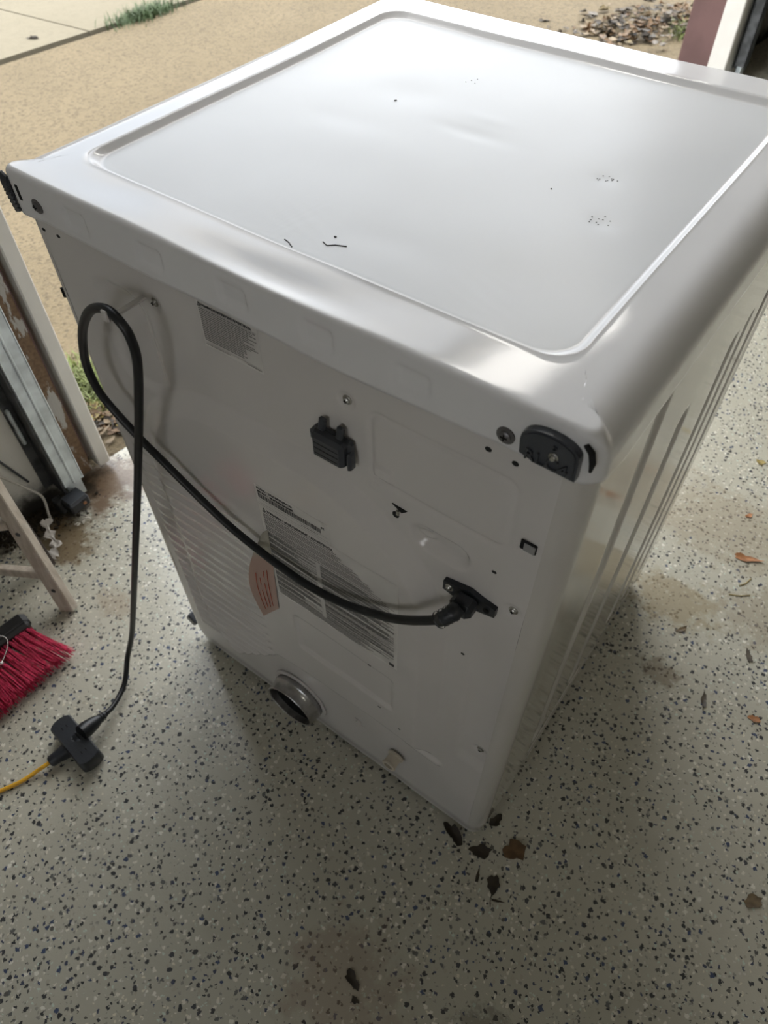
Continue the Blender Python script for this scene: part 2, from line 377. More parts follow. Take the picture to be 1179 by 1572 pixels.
struct(MB().prism([(sx(-6, .02), -6), (sx(9, .02), 9), (sx(9, -1.62), 9), (sx(-6, -1.62), -6)], (0, 0, -.13), (1, 0, 0), (0, 1, 0), .095).build('joint_bed', M_GAP))
struct(MB().box((-9.0, 2, -.03), (7, 30, .06)).build('street', M_DRIVE))

# unseen building added across the street to dim the lid's low sky reflection
hs = tag(empty('added_house', (-15.5, 6.0, 0)), 'unseen grey sided building with a dark roof, added to dim the lid reflection', 'added_house')
M_SID = simple('grey_siding', (.17, .18, .18), .8, vary=.1); M_ROOF = simple('dark_shingles', (.05, .045, .045), .9, vary=.3)
MB().box((-15.5, 6.0, 1.6), (4.6, 14, 3.3), None, .02).build('wall', M_SID, hs)
MB().prism([(-2.9, 0), (2.9, 0), (0, 2.6)], (-15.5, 13.4, 3.2), (1, 0, 0), (0, 0, 1), 14.8).build('roof', M_ROOF, hs)
for y_ in (1.2, 3.6, 8.2, 10.8):
    fo = MB().box((-13.19, y_, 1.7), (.08, 1.3, 1.2), None, .01).build('window', M_TRIM, hs); MB().box((-13.15, y_, 1.7), (.04, 1.1, 1.0), None, .005).build('pane', M_LBUG, fo)
MB().box((-13.17, 6.0, 1.1), (.10, 1.0, 2.1), None, .01).build('entry_door', M_MAROON, hs)
# ------------------------------------------------------------------ open sectional garage door overhead
dr = struct(empty('door_1', G(1.65, -1.4, 2.66)))
for i in range(4):
    mb = MB(); v1 = -.28-i*.56; gbox(mb, .03, OP-.02, v1-.55, v1, 2.66, 2.70, .006)
    for j in range(4): gbox(mb, .12+j*.79, .12+j*.79+.66, v1-.46, v1-.09, 2.648, 2.66, .006)
    mb.build('door_panel', M_GDOOR, dr)
# added ceiling light, two tubes, out of view, lifts the interior
lamp = tag(empty('added_ceiling_lamp', G(-.4, -1.6, HC)), 'added twin tube ceiling light, out of view, lifting the garage interior', 'lamp')
gbox(MB(), -1.5, -.3, -3.48, -3.3, HC-.06, HC, .005).build('added_lamp_housing', M_GDOOR, lamp)
hl = tag(empty('added_header_light', G(1.8, -.15, 2.70)), 'added unseen diffuser light above the garage opening, brightening lid and floor', 'lamp')  # added unseen light over the opening, brightens the lid and nearby floor
gbox(MB(), 1.15, 2.45, -.27, -.001, 2.72, 2.78, .004).build('added_lamp_housing', M_GDOOR, hl)
gbox(MB(), 1.18, 2.42, -.255, -.015, 2.705, 2.72, .003).build('added_lamp_diffuser', M_DIFF, hl)
for q in (-3.43, -3.35): MB().tube([G(-1.47, q, HC-.085), G(-.33, q, HC-.085)], .014).build('added_lamp_tube', M_TUBE, lamp)

# ================================================================== DRYER
W, D, H, ZB = .686, .667, 1.0035, .016
dry = tag(empty('clothes_dryer', (-W/2, D/2, 0)), 'white clothes dryer seen from behind, its top dented, black cord hooked on its back', 'dryer')
def ridge(d, w): return np.exp(-(d/w)**2)
def back_h(x, z):          # how far the back sheet stands proud of y=0
    d = rbox(x, z, -.355, .43, .25, .38, .20)
    arch = np.where(x > -.41, .245+.012*np.sin((x+.41)*9), .245-(-.41-x)*1.0)       # lower edge of the big pressing
    arch = np.maximum(arch, -.2)
    lin = np.clip(-d/.030, 0, 1); lin = .75*lin+.25*sm(0, 1, lin); h = .0135*lin*sm(-.004, .012, z-arch)
    # horizontal louvre ribs on the left
    m = sm(-.648, -.636, x)*sm(-.418, -.432, x)*sm(.11, .13, z)*sm(.66, .60, z)*sm(.0, .02, z-arch+.01)
    h = h+m*(.0020+.0032*sm(.40, .28, z))*(.5+.5*np.cos(2*np.pi*z/.0245))
    # lower rectangular pressing
    d2 = rbox(x, z, -.262, .395, .092, .052, .012); h = h-.004*sm(.0, -.010, d2)
    # outline of the electrical plate
    d3 = rbox(x, z, -.133, .868, .076, .044, .012); h = h-.0016*ridge(d3, .0028)
    # small embosses
    d4 = rbox(x, z, -.195, .838, .012, .009, .004); h = h+.0028*sm(.001, -.003, d4)
    d5 = rbox(x*.94+z*.0, z-.0, -.118, .774, .034, .019, .018); h = h-.009*sm(.002, -.012, d5)
    d6 = np.hypot(x+.144, z-.779)-.011; h = h+.0035*sm(.002, -.003, d6)
    d7 = np.abs(np.hypot(x+.205, z-.815)-.006); h = h+.0008*ridge(d7, .0015)
    # pocket under the cord hook
    d8 = rbox(x, z, -.555, .835, .045, .075, .035); h = h-.006*sm(.004, -.014, d8)
    # vertical step on the right, scallop at the lower right corner
    h = h-.0035*sm(-.072, -.062, x)*sm(.70, .60, z)*sm(.30, .34, z)
    d9 = rbox(x, z, -.125, .235, .035, .010, .009); h = h+.004*sm(.004, -.008, d9)
    for (a, b) in ((-.49, .911), (-.236, .910), (-.037, .739), (-.036, .370)):
        h = h-.0018*sm(.011, .007, np.hypot(x-a, z-b))
    h = h+.0006*np.sin(x*17+1.3)*np.sin(z*11+.4)+.0004*np.sin(x*41+z*23)
    fade = sm(-.684, -.664, x)*sm(.0, -.020, x)
    # the sheet creases in towards the bottom left over the vent
    return h*fade
ZT = .965
xs = np.concatenate([np.linspace(-W+.024, -.024, 262)]); zs = np.linspace(ZB, ZT, 380)
X, Z = np.meshgrid(xs, zs)
def tuck(z): return .010*sm(.05, 0.0, z-ZB)      # bottom hem rolls under
P = np.stack([X, -back_h(X, Z)+tuck(Z)*.5, Z], -1)
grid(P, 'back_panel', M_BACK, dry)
def side_h(y, z):          # how far the side sheet stands proud
    h = 0*y
    for yc, zt, hw in ((.165, .93, .016), (.30, .80, .014), (.455, .806, .013), (.52, .80, .010), (.60, .93, .012)):
        d = rbox(y, z, yc, (zt+.14)/2, hw, (zt-.14)/2, hw*.9); h = h-.0042*sm(.004, -.007, d)
    d = rbox(y, z, .40, .068, .24, .012, .010); h = h-.004*sm(.004, -.007, d)
    d = rbox(y, z, .25, .11, .10, .012, .011); h = h-.003*sm(.004, -.007, d)
    h = h+.0007*np.sin(y*13+z*4)+.0006*np.sin(z*9+y*5+1)
    return h*sm(.02, .06, y)*sm(.0, .03, D-y)
def side(sign, name):
    R = .024; a = np.linspace(0, math.pi/2, 12)
    ys = np.linspace(R, D-.004, 210); zz = np.linspace(ZB, ZT, 300)
    rows = []
    for z in zz:
        t = float(tuck(z))
        arc = np.stack([-R+R*np.sin(a)-t*np.sin(a)*.5, R-R*np.cos(a)+t*.5*np.cos(a), np.full(12, z)], -1)
        sd_ = np.stack([side_h(ys, np.full_like(ys, z))-t*.5, ys, np.full_like(ys, z)], -1)
        rows.append(np.concatenate([arc, sd_[1:]]))
    Q = np.array(rows)
    if sign < 0: Q[..., 0] = -W-Q[..., 0]; Q = Q[:, ::-1]
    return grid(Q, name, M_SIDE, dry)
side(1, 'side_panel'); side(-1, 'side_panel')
# front: panel, console, round door (faces the driveway side)
MB().box((-W/2, D-.003, .49), (W-.004, .02, .94), None, .004).build('front_panel', M_SIDE, dry)
dd = MB().lathe((-W/2, D+.006, .50), (0, 1, 0), [(.235, 0), (.235, .02), (.225, .035), (.20, .04), (.165, .036), (.15, .02), (.0, .012)], 48).build('door', M_SIDE, dry, 'auto')
MB().lathe((-W/2, D+.02, .50), (0, 1, 0), [(.15, 0), (.12, .016), (0, .022)], 40).build('door_glass', M_BLACKP, dd, 'auto')
MB().box((-W/2, D+.008, .90), (W-.01, .012, .09), None, .004).build('control_panel', M_GREYP, dry)
MB().box((-W/2, D/2, ZB+.012), (W-.05, D-.05, .02), None, .003).build('base_pan', M_HOLE, dry)
for (a, b) in ((-.05, .10), (-W+.05, .05), (-.05, D-.06), (-W+.05, D-.06)):
    MB().lathe((a, b, 0), (0, 0, 1), [(.0, 0), (.019, 0), (.02, .006), (.012, .010), (.009, .03)], 20).build('foot', M_BLACKP, dry, 'auto')
MB().box((-.699, .012, .055), (.026, .016, .022), Matrix.Rotation(.5, 3, 'Y'), .003).build('side_clip', M_GREYP, dry)

# ---- top lid (one displaced shell)
def top_d(x, y):
    z = 0*x
    def g(cx, cy, rx, ry, a, rot=0):
        c, s_ = math.cos(rot), math.sin(rot); u = (x-cx)*c+(y-cy)*s_; v = -(x-cx)*s_+(y-cy)*c
        return a*np.exp(-(u/rx)**2-(v/ry)**2)
    z = z+g(-.305, .014, .085, .016, -.0052)+g(-.355, .030, .05, .010, .0012)+g(-.235, .036, .05, .012, -.0016)   # bent rear rim
    z = z+g(-.42, .03, .03, .02, .0008)+g(-.55, .03, .05, .018, -.0010)
    for c in ((-.45, .40, .05, .03, -.0011), (-.33, .35, .045, .012, -.0009), (-.33, .39, .03, .012, .0006), (-.165, .34, .014, .012, -.0008),
              (-.13, .26, .014, .012, -.0008), (-.28, .12, .05, .02, -.0007), (-.47, .30, .05, .02, -.0007), (-.38, .26, .09, .05, .0010), (-.15, .13, .09, .05, -.0012), (-.52, .16, .06, .05, -.0010)):
        z = z+g(*c)
    z = z+.0008*np.sin(9*x+2)*np.sin(11*y+.6)+.00035*np.sin(23*x+15*y)+.00010*np.sin(37*x-29*y+1)+.0010*np.sin(5.2*x+6.3*y)
    for (cx, cy, s_) in ((-.155, .105, .055), (-.36, .10, .05)):      # little ripples
        z = z+.00006*(np.sin(150*x+40*np.sin(30*y))+np.sin(120*y+30*np.sin(40*x)))*np.exp(-((x-cx)**2+(y-cy)**2)/s_**2)
    return z
def outline(inset, R, n=(240, 170), OV=.0045):
    x0, x1, y0, y1 = -W-OV+inset[0], OV-inset[0], -OV-.003+inset[1], D+OV-inset[1]
    R = max(.0008, min(R, (x1-x0)/2-1e-4, (y1-y0)/2-1e-4)); pts = []; nrm = []
    def seg(ax, ay, bx, by, k, nx, ny):
        for i in range(k): t = i/k; pts.append((ax+(bx-ax)*t, ay+(by-ay)*t)); nrm.append((nx, ny))
    def arc(cx, cy_, a0, k=14):
        for i in range(k):
            a = a0+math.pi/2*i/k; pts.append((cx+R*math.cos(a), cy_+R*math.sin(a))); nrm.append((math.cos(a), math.sin(a)))
    seg(x0+R, y0, x1-R, y0, n[0], 0, -1); arc(x1-R, y0+R, -math.pi/2)
    seg(x1, y0+R, x1, y1-R, n[1], 1, 0); arc(x1-R, y1-R, 0)
    seg(x1-R, y1, x0+R, y1, n[0], 0, 1); arc(x0+R, y1-R, math.pi/2)
    seg(x0, y1-R, x0, y0+R, n[1], -1, 0); arc(x0+R, y0+R, math.pi)
    return np.array(pts), np.array(nrm)
RC = .022; FLZ = .953; rows = []; mats = []
ro, no = outline((0, 0), RC); wS = no[:, 0]**2
rr = .0065+(.034-.0065)*wS**2                       # edge radius: tight at the back, a broad roll at the sides
def flange_e(x, z):                                    # pressed pockets and flares of the rear flange
    e = 0*x
    for cx in (-.575, -.465, -.357, -.258, -.160):
        d = rbox(x, z, cx, .976, .0175, .0115, .005); e = e-.0030*sm(.0015, -.0030, d)
    for cx in (-.637, -.073):
        e = e-.0014*np.exp(-((x-cx)/.020)**2)*sm(.985, .955, z)
    e = e+.0012*np.sin(x*24+.5)*sm(.98, .955, z)
    return e
for kz in range(14):
    t = kz/13; zc = FLZ+(H-rr-FLZ)*t
    zc = np.where(no[:, 1] < -.5, zc-.004*np.exp(-((ro[:, 0]+.28)/.12)**2)*(1-t), zc)
    zc = np.where(wS > .5, zc-.014*(1-t)*wS*sm(-.01, .06, ro[:, 1]), zc)
    q = ro.copy(); back = no[:, 1] < -.9
    off = np.where(back, flange_e(ro[:, 0], zc), 0)
    if kz == 0 and True: rows.append(np.stack([q[:, 0]-no[:, 0]*.0042, q[:, 1]-no[:, 1]*.0042, zc], -1)); mats.append(0)
    rows.append(np.stack([q[:, 0]+no[:, 0]*off, q[:, 1]+no[:, 1]*off, zc], -1)); mats.append(0)
inner = ro-no*rr[:, None]
for ka in range(1, 11):
    a = math.pi/2*ka/10; f = sm(0, 1, np.array(ka/10))
    q = inner+no*(rr*math.cos(a))[:, None]; zc = H-rr+rr*math.sin(a)
    rows.append(np.stack([q[:, 0], q[:, 1], zc+top_d(q[:, 0], q[:, 1])*f], -1)); mats.append(0)
GI = np.array([.0595, .0575])                           # inset of the groove edge
g_in, _ = outline(GI, .030)
for k2 in range(1, 8):
    t = k2/8; q = inner*(1-t)+g_in*t; rows.append(np.stack([q[:, 0], q[:, 1], H+top_d(q[:, 0], q[:, 1])], -1)); mats.append(0)
DEP = .0065
for dz, di in ((0, 0), (.0004, .0008), (-.0010, .0022), (-.5*DEP, .0045), (-DEP+.0010, .0068), (-DEP, .0085), (-DEP+.0002, .0105)):
    q, _ = outline(GI+di, .030); rows.append(np.stack([q[:, 0], q[:, 1], H+dz+top_d(q[:, 0], q[:, 1])], -1)); mats.append(0)
g2 = GI+.0105; mx = min((W+.005)/2-g2[0], (D+.008)/2-g2[1])-.0012
for k3 in range(1, 66):
    q, _ = outline(g2+mx*k3/65, .030*(1-k3/65)+.001); rows.append(np.stack([q[:, 0], q[:, 1], H-DEP+.0002+top_d(q[:, 0], q[:, 1])], -1)); mats.append(1)
LP = np.array(rows); nseg = LP.shape[1]
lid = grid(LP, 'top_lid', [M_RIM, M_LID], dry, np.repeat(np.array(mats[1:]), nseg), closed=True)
lastrow = LP[-1]; cmb = MB(); cmb.add(lastrow.tolist(), [tuple(range(nseg))]); 
# close the last narrow slit by adding it to the lid mesh
import bmesh
bm = bmesh.new(); bm.from_mesh(lid.data); bm.verts.ensure_lookup_table(); base = (LP.shape[0]-1)*nseg
try:
    fce = bm.faces.new([bm.verts[base+i] for i in range(nseg)]); fce.material_index = 1; fce.smooth = True; bmesh.ops.triangulate(bm, faces=[fce])
except Exception: pass
bm.to_mesh(lid.data); bm.free()
# scuffs on the lid panel
def scuff(pts, r, par=lid):
    zz_ = lambda x, y: H-DEP+.0004+float(top_d(np.array(x), np.array(y)))
    MB().tube([(x, y, zz_(x, y)) for x, y in pts], r, 5).build('scuff_mark', M_SCUFF, par)
scuff([(-.325, .085), (-.318, .082), (-.312, .087), (-.302, .091)], .0007)
scuff([(-.322, .098), (-.320, .098)], .0010)
scuff([(-.357, .068), (-.350, .066), (-.343, .062)], .0007)
scuff([(-.45, .37), (-.449, .373)], .0009); scuff([(-.2, .29), (-.199, .291)], .0008)
for _ in range(26):
    cx, cy_ = random.choice([(-.165, .34), (-.13, .262), (-.40, .47)]); a, b = random.gauss(cx, .006), random.gauss(cy_, .006); scuff([(a, b), (a+.0012, b+.0004)], .00035)

# ---- screws, holes, clips on the back
BY = lambda x, z, o=0: -float(back_h(np.array(x), np.array(z)))-o
def screw(x, z, y, r, mat, par, name='screw'):
    mb = MB().lathe((x, y, z), (0, -1, 0), [(r, 0), (r, .0008), (r*.66, .0012), (r*.62, .0026), (r*.4, .0036), (0, .0038)], 20)
    o = mb.build(name, mat, par, 'auto')
    c = MB(); c.box((x, y-.0037, z), (r*.75, .0010, r*.16)); c.box((x, y-.0037, z), (r*.16, .0010, r*.75)); c.build('cross_slot', M_HOLE, o) if not (par is not dry and par is not lid) else None
    return o
for x, z in ((-.490, .911), (-.236, .910), (-.037, .739), (-.036, .370)): screw(x, z, BY(x, z), .0052, M_SCREW, dry)
for x, z in ((-.637, .973), (-.073, .967)): screw(x, z, -.0072, .0080, M_DSCREW, lid, 'washer_screw')
def hole(x, z, rx, rz, rot=0, mat=M_HOLE, y=None):
    n = 14; po = []
    for i in range(n):
        a = 2*math.pi*i/n; po.append((rx*math.cos(a)*math.cos(rot)-rz*math.sin(a)*math.sin(rot), rx*math.cos(a)*math.sin(rot)+rz*math.sin(a)*math.cos(rot)))
    return MB().prism(po, (x, (BY(x, z) if y is None else y)+.0004, z), (1, 0, 0), (0, 0, 1), .0008).build('screw_hole', mat, dry)
for x, z, a, b in ((-.089, .936, .0032, .0026), (-.064, .935, .0032, .0026), (-.657, .937, .0030, .002), (-.631, .938, .0030, .002), (-.083, .600, .0025, .0018),
                   (-.212, .447, .0030, .0012), (-.064, .784, .0028, .002), (-.197, .330, .003, .0012), (-.16, .30, .002, .0014)): hole(x, z, a, b)
# rectangular window with grey metal inside
mb = MB().box((-.037, -.0005, .846), (.016, .002, .013), None, .0008).build('slot_opening', M_HOLE, dry)
MB().box((-.0355, -.002, .8455), (.011, .0012, .0105), None, .0005).build('slot_tab', M_INNER, mb)
# key shaped vent hook
mb = MB().prism([(-.008, .005), (.010, .004), (.004, -.002)], (-.176, BY(-.176, .797)-.0002, .797), (1, 0, 0), (0, 0, 1), .0012).build('key_slot', M_HOLE, dry)
hole(-.180, .786, .0042, .0046); MB().box((-.177, BY(-.176, .79)-.001, .792), (.004, .003, .008), None, .001).build('slot_tab', M_SCREW, mb)
# slot at the left of the lid flange
MB().box((-.664, -.0078, .980), (.0045, .0014, .017), None, .0006).build('flange_slot', M_HOLE, lid)
# notch in left edge
MB().box((-.6785, .0075, .845), (.0025, .010, .014), Matrix.Rotation(-.785, 3, 'Z'), .0008).build('edge_notch', M_HOLE, dry)
# black junction cover
jb = MB(); jb.box((-.2500, -.0120, .8500), (.040, .014, .032), None, .004); jb.box((-.2510, -.0050, .8515), (.048, .010, .026), None, .003)
jb.box((-.2715, -.0085, .857), (.008, .011, .013), None, .003); jb.box((-.2275, -.0085, .843), (.006, .011, .024), None, .0025)
jo = jb.build('terminal_cover', M_GREYP, dry)
for x in (-.262, -.240): MB().box((x, -.007, .8720), (.008, .005, .014), Matrix.Rotation(-.25, 3, 'X'), .0012).build('latch_tab', M_GREYP, jo)
for k in range(3): MB().box((-.2500, -.0190, .842+k*.007), (.030, .001, .0012), None, .0004).build('cover_rib', M_BLACKP, jo)
# right corner cap with raised letters
cap = MB(); po = []
for i in range(13):
    a = math.pi*i/12; po.append((-.0025+(.0225)*math.cos(a)*1.05, .004+.0155*math.sin(a)**.75))
po = [(-.0250, -.010), (-.012, -.0135), (.0215, -.0140)]+po
cap.prism(po, (-.0325, -.0072, .9745), (1, 0, 0), (0, 0, 1), .007)
co = cap.build('corner_cap', M_GREYP, lid)
MB().prism([(x*.9, z*.9) for x, z in po], (-.0325, -.0142, .9745), (1, 0, 0), (0, 0, 1), .0012).build('cap_face', M_GREYP, co)
screw(-.030, .9765, -.0152, .0040, M_SCREW, co)
def text(body, size, loc, parent, mat, name='printed_text', ext=0.0002, sx_=1.0, drape=False, off=.0004):
    c = bpy.data.curves.new(name, 'FONT'); c.body = body; c.size = size; c.extrude = ext; c.resolution_u = 2
    t = bpy.data.objects.new('tmp', c); COL.objects.link(t); dg = bpy.context.evaluated_depsgraph_get(); dg.update()
    me = bpy.data.meshes.new_from_object(t.evaluated_get(dg)); bpy.data.objects.remove(t); bpy.data.curves.remove(c)
    me.name = name; me.materials.clear(); me.materials.append(mat)
    n = len(me.vertices); co_ = np.empty(n*3); me.vertices.foreach_get('co', co_); co_ = co_.reshape(-1, 3)
    X_ = loc[0]+co_[:, 0]*sx_; Z_ = loc[2]+co_[:, 1]
    Y_ = (-back_h(X_, Z_)-off if drape else np.full(n, loc[1]))-co_[:, 2]
    me.vertices.foreach_set('co', np.stack([X_, Y_, Z_], -1).ravel()); me.update()
    o = bpy.data.objects.new(name, me); COL.objects.link(o); o.parent = parent; o.location = -wloc(parent); return o
text('RLC4', .0150, (-.0530, -.0158, .9640), co, M_GREYP, 'raised_letters', .0014, 1.05)
text('D', .006, (-.0325, -.0158, .9835), co, M_GREYP, 'raised_letters', .0012)
# dark slit behind the cap where the lid corner is open
MB().tube([(-.0120, -.0078, .9935), (-.0065, -.0074, .988), (-.0040, -.0072, .979), (-.0040, -.0070, .970)], [.002, .0026, .0026, .0012], 8).build('corner_slit', M_HOLE, lid)
# left corner cap, hanging loose
lc = MB(); a = catmull([(-.678, -.0085, .9965), (-.683, -.0085, .987), (-.684, -.008, .975), (-.678, -.008, .955)], 5)
for p, q in zip(a[:-1], a[1:]): lc.bar(p, q, .010, .0045, (0, 1, 0), .001)
lc.box((-.6915, .004, .972), (.005, .014, .024), Matrix.Rotation(-.15, 3, 'Y'), .002); lc.build('corner_cap', M_GREYP, lid)

# ---- labels
def sheet(x0, x1, z0, z1, name, mat, n=40, off=.0003):
    X_, Z_ = np.meshgrid(np.linspace(x0, x1, n), np.linspace(z0, z1, n)); return grid(np.stack([X_, -back_h(X_, Z_)-off, Z_], -1), name, mat, dry)
def bars(parent, rects, mat, name, off=.0006, kind='stuff'):
    mb = MB()
    for (x0, x1, z0, z1) in rects:
        k = max(1, int((x1-x0)/.012))
        for i in range(k):
            a, b = x0+(x1-x0)*i/k, x0+(x1-x0)*(i+1)/k
            ya, yb_ = BY(a, (z0+z1)/2, off), BY(b, (z0+z1)/2, off); mb.add([(a, ya, z0), (b, yb_, z0), (b, yb_, z1), (a, ya, z1)], [(0, 1, 2, 3)])
    o = mb.build(name, mat, parent); o['kind'] = kind; return o
def words(x0, x1, z, h, fill=.9, wl=(.003, .010)):
    out = []; x = x0
    while x < x1:
        l = random.uniform(*wl)*(h/.0011); e = min(x+l, x1); out.append((x, e, z, z+h)); x = e+h*.55
    return out
L1 = sheet(-.4205, -.340, .8885, .9440, 'warning_label', M_LABEL); L1['label'] = 'white warning label with small print below the lid flange'
text('WARNING/AVERTISSEMENT/ADVERTENCIA', .0041, (-.4155, 0, .9385), L1, M_INK, drape=True, off=.0007, sx_=.86)
text('\u26a0', .0045, (-.4198, 0, .9385), L1, M_INK, drape=True, off=.0007)
r = [(-.4195, -.3415, .9368, .9372)]
for i in range(17):
    z = .9345-i*.00235; e = -.343-random.choice([0, 0, .004, .010, .018]) - (.017 if z < .908 else 0); r += words(-.4185, e, z, .0011)
r += [(-.4195, -.3415, .8935, .8938)]; r += words(-.4185, -.385, .8912, .0009); r += words(-.362, -.342, .8912, .0009)
bars(L1, r, M_INKG, 'fine_print')
L2 = sheet(-.3745, -.262, .6835, .7185, 'rating_label', M_LABEL, 24); L2['label'] = 'pale rating label with barcode above the large caution label'
text('MODEL :   DVG45M5500W/A3', .0050, (-.3710, 0, .7125), L2, M_INK, drape=True, off=.0007, sx_=.84)
text('SER NO. :  0B6M5BBN500488R', .0050, (-.3710, 0, .7068), L2, M_INK, drape=True, off=.0007, sx_=.86)
text('02', .0050, (-.2740, 0, .7068), L2, M_INK, drape=True, off=.0007)
x = -.3705; r = []
while x < -.276:
    b = random.choice([.0005, .0005, .001, .0015]); r.append((x, x+b, .6965, .7050)); x += b+random.choice([.0004, .0006, .0010])
r.append((-.3725, -.264, .6935, .6938)); r.append((-.3725, -.264, .6870, .6873)); r += words(-.305, -.28, .6900, .0009)
bars(L2, r, M_INK, 'barcode')
L3 = sheet(-.3745, -.1655, .484, .6825, 'caution_label', M_LABEL, 60); L3['label'] = 'large caution label covered in fine print'
text('\u26a0 WARNING / AVERTISSEMENT / ADVERTENCIA', .0062, (-.3690, 0, .6735), L3, M_INK, drape=True, off=.0007, sx_=.80)
r = []; rd = []
z = .6700; i = 0
while z > .500:
    blk = z > .630
    if blk:
        r += words(-.3695, min(-.171, -.262+(.6735-z)*2.0)-random.choice([0, 0, .006, .015]), z, .0010); z -= .0026 if i % 4 else .0040
    else:
        if i % 6: rd += words(-.3695, -.290-random.choice([0, .0, .01, .03]), z, .0012)
        if i % 7: rd += words(-.2830, -.171-random.choice([0, .0, .008, .02, .04]), z, .0012)
        z -= .0019 if i % 6 else .0030
    i += 1
for k in range(5): r += words(-.3695, -.19-random.uniform(0, .05), .4985-k*.0026, .0010)
r += [(-.1785, -.1705, .4870, .4945)]
bars(L3, r, M_INK, 'fine_print'); bars(L3, rd, M_INKG, 'fine_print')
# pressed figures near the vent
t_ = text('7L', .022, (-.262, 0, .165), dry, M_BACK, 'pressed_figures', .0008, 1.0, True, .0006)

# ---- curled wiring tag
tg = []; n1, n2 = 14, 8
for i in range(n1):
    t = i/(n1-1); row = []
    xr = -.366-.014*t; zr = .635-.201*t; xl = -.371-.044*math.sin(min(1, t*1.4)*math.pi/2)-.0*t; zl = .632-.247*t
    for j in range(n2):
        s_ = j/(n2-1); x_ = xl+(xr-xl)*s_; z_ = zl+(zr-zl)*s_; y_ = BY(x_, z_, .0015)-.016*(1-s_)**1.5*math.sin(math.pi*min(1, t*.8+.1)); row.append((x_, y_, z_))
    tg.append(row)
k = NT('faded_pink_tag'); zc_ = k.n('SeparateXYZ', {0: k.pos()}).outputs['Z']
k.set(Base_Color=k.mix(k.ramp(zc_, .560, .585), (.44, .31, .26), (.42, .40, .34)), Roughness=.4); M_TAG = k.m
TG = np.array(tg); tago = grid(TG, 'wiring_tag', M_TAG, dry); tago['label'] = 'curled pinkish paper tag with red print'
mb = MB()
for c_ in range(4):
    j = 2+c_; f_ = j/(n2-1)
    for i in range(6, n1-2):
        if random.random() < .85:
            p = Vector(TG[i, j])+Vector((0, -.0012, 0)); q_ = Vector(TG[i+1, j])+Vector((0, -.0012, 0)); mb.bar(p, q_, .0012, .0004, (0, 1, 0), 0)
pt = mb.build('tag_print', M_RED, tago); pt['kind'] = 'stuff'

# ---- cord hook, strain relief, power cord
hk = MB(); hk.box((-.530, -.022, .926), (.007, .050, .003), Matrix.Rotation(.0, 3, 'X'), .001); hk.box((-.530, -.0465, .922), (.007, .003, .012), None, .001)
hk = MB(); hk.box((-.4965, -.030, .9185), (.008, .050, .003), None, .001); hk.box((-.4965, -.0545, .9235), (.008, .003, .013), None, .001)
hk.build('cord_hook', M_BACK, dry)
sr = MB(); sr.prism([(-.031, -.007), (-.012, -.012), (.010, -.013), (.031, -.007), (.031, .007), (.014, .010), (0, .014), (-.014, .011), (-.031, .007)], (-.0835, BY(-.08, .73), .7255), (1, 0, 0), (0, 0, 1), .006)
sr.box((-.0835, -.016, .727), (.026, .022, .020), None, .005); sro = sr.build('strain_relief', M_BLACKP, dry)
screw(-.1065, .7275, -.0065, .0050, M_SCREW, sro); 
MB().lathe((-.062, -.0075, .7255), (0, -1, 0), [(.0035, 0), (.0035, .0006), (0, .0006)], 14).build('mount_hole', M_HOLE, sro)
bt = MB().tube([(-.083, -.024, .735), (-.0865, -.031, .729), (-.0915, -.036, .722), (-.0975, -.038, .714)], [.0085, .0090, .0082, .0074], 16)
for t in range(4): 
    p = Vector((-.086, -.030, .7295)).lerp(Vector((-.097, -.038, .715)), t/3); bt.lathe(p, (-.011, -.008, -.0145), [(.0095, -.0008), (.0098, 0), (.0095, .0012)], 16)
bt.build('cord_boot', M_BLACKP, sro, True)
cpts = [(-.0865, -.031, .729), (-.100, -.0375, .711), (-.143, -.036, .666), (-.181, -.033, .636), (-.232, -.031, .608), (-.285, -.031, .596), (-.328, -.031, .597), (-.371, -.031, .604), (-.425, -.031, .619),
        (-.477, -.031, .645), (-.523, -.031, .672), (-.570, -.031, .700), (-.611, -.033, .743), (-.613, -.036, .789), (-.593, -.040, .835), (-.566, -.044, .877), (-.532, -.047, .912), (-.501, -.048, .9255),
        (-.481, -.050, .921), (-.472, -.050, .905), (-.476, -.050, .868), (-.503, -.054, .784), (-.529, -.059, .707), (-.555, -.067, .623), (-.611, -.080, .458), (-.687, -.092, .248), (-.730, -.105, .118), (-.744, -.128, .050), (-.722, -.165, .022),
        (-.704, -.205, .022), (-.697, -.232, .030)]
pc = MB().tube(catmull(cpts, 6), .0052, 14).build('power_cord', M_CORD, dry, True)
TZ = .038
pl = MB(); A, B_ = Vector((-.697, -.232, .030)), Vector((-.694, -.285, .048))
pl.tube([A, A.lerp(B_, .25), A.lerp(B_, .45), A.lerp(B_, .8), B_], [.0065, .0085, .013, .016, .015], 16)
for t in (.1, .2, .3): pl.lathe(A.lerp(B_, t), (B_-A), [(.009, -.001), (.0098, 0), (.009, .001)], 14)
pl.build('cord_plug', M_CORD, pc, 'auto')

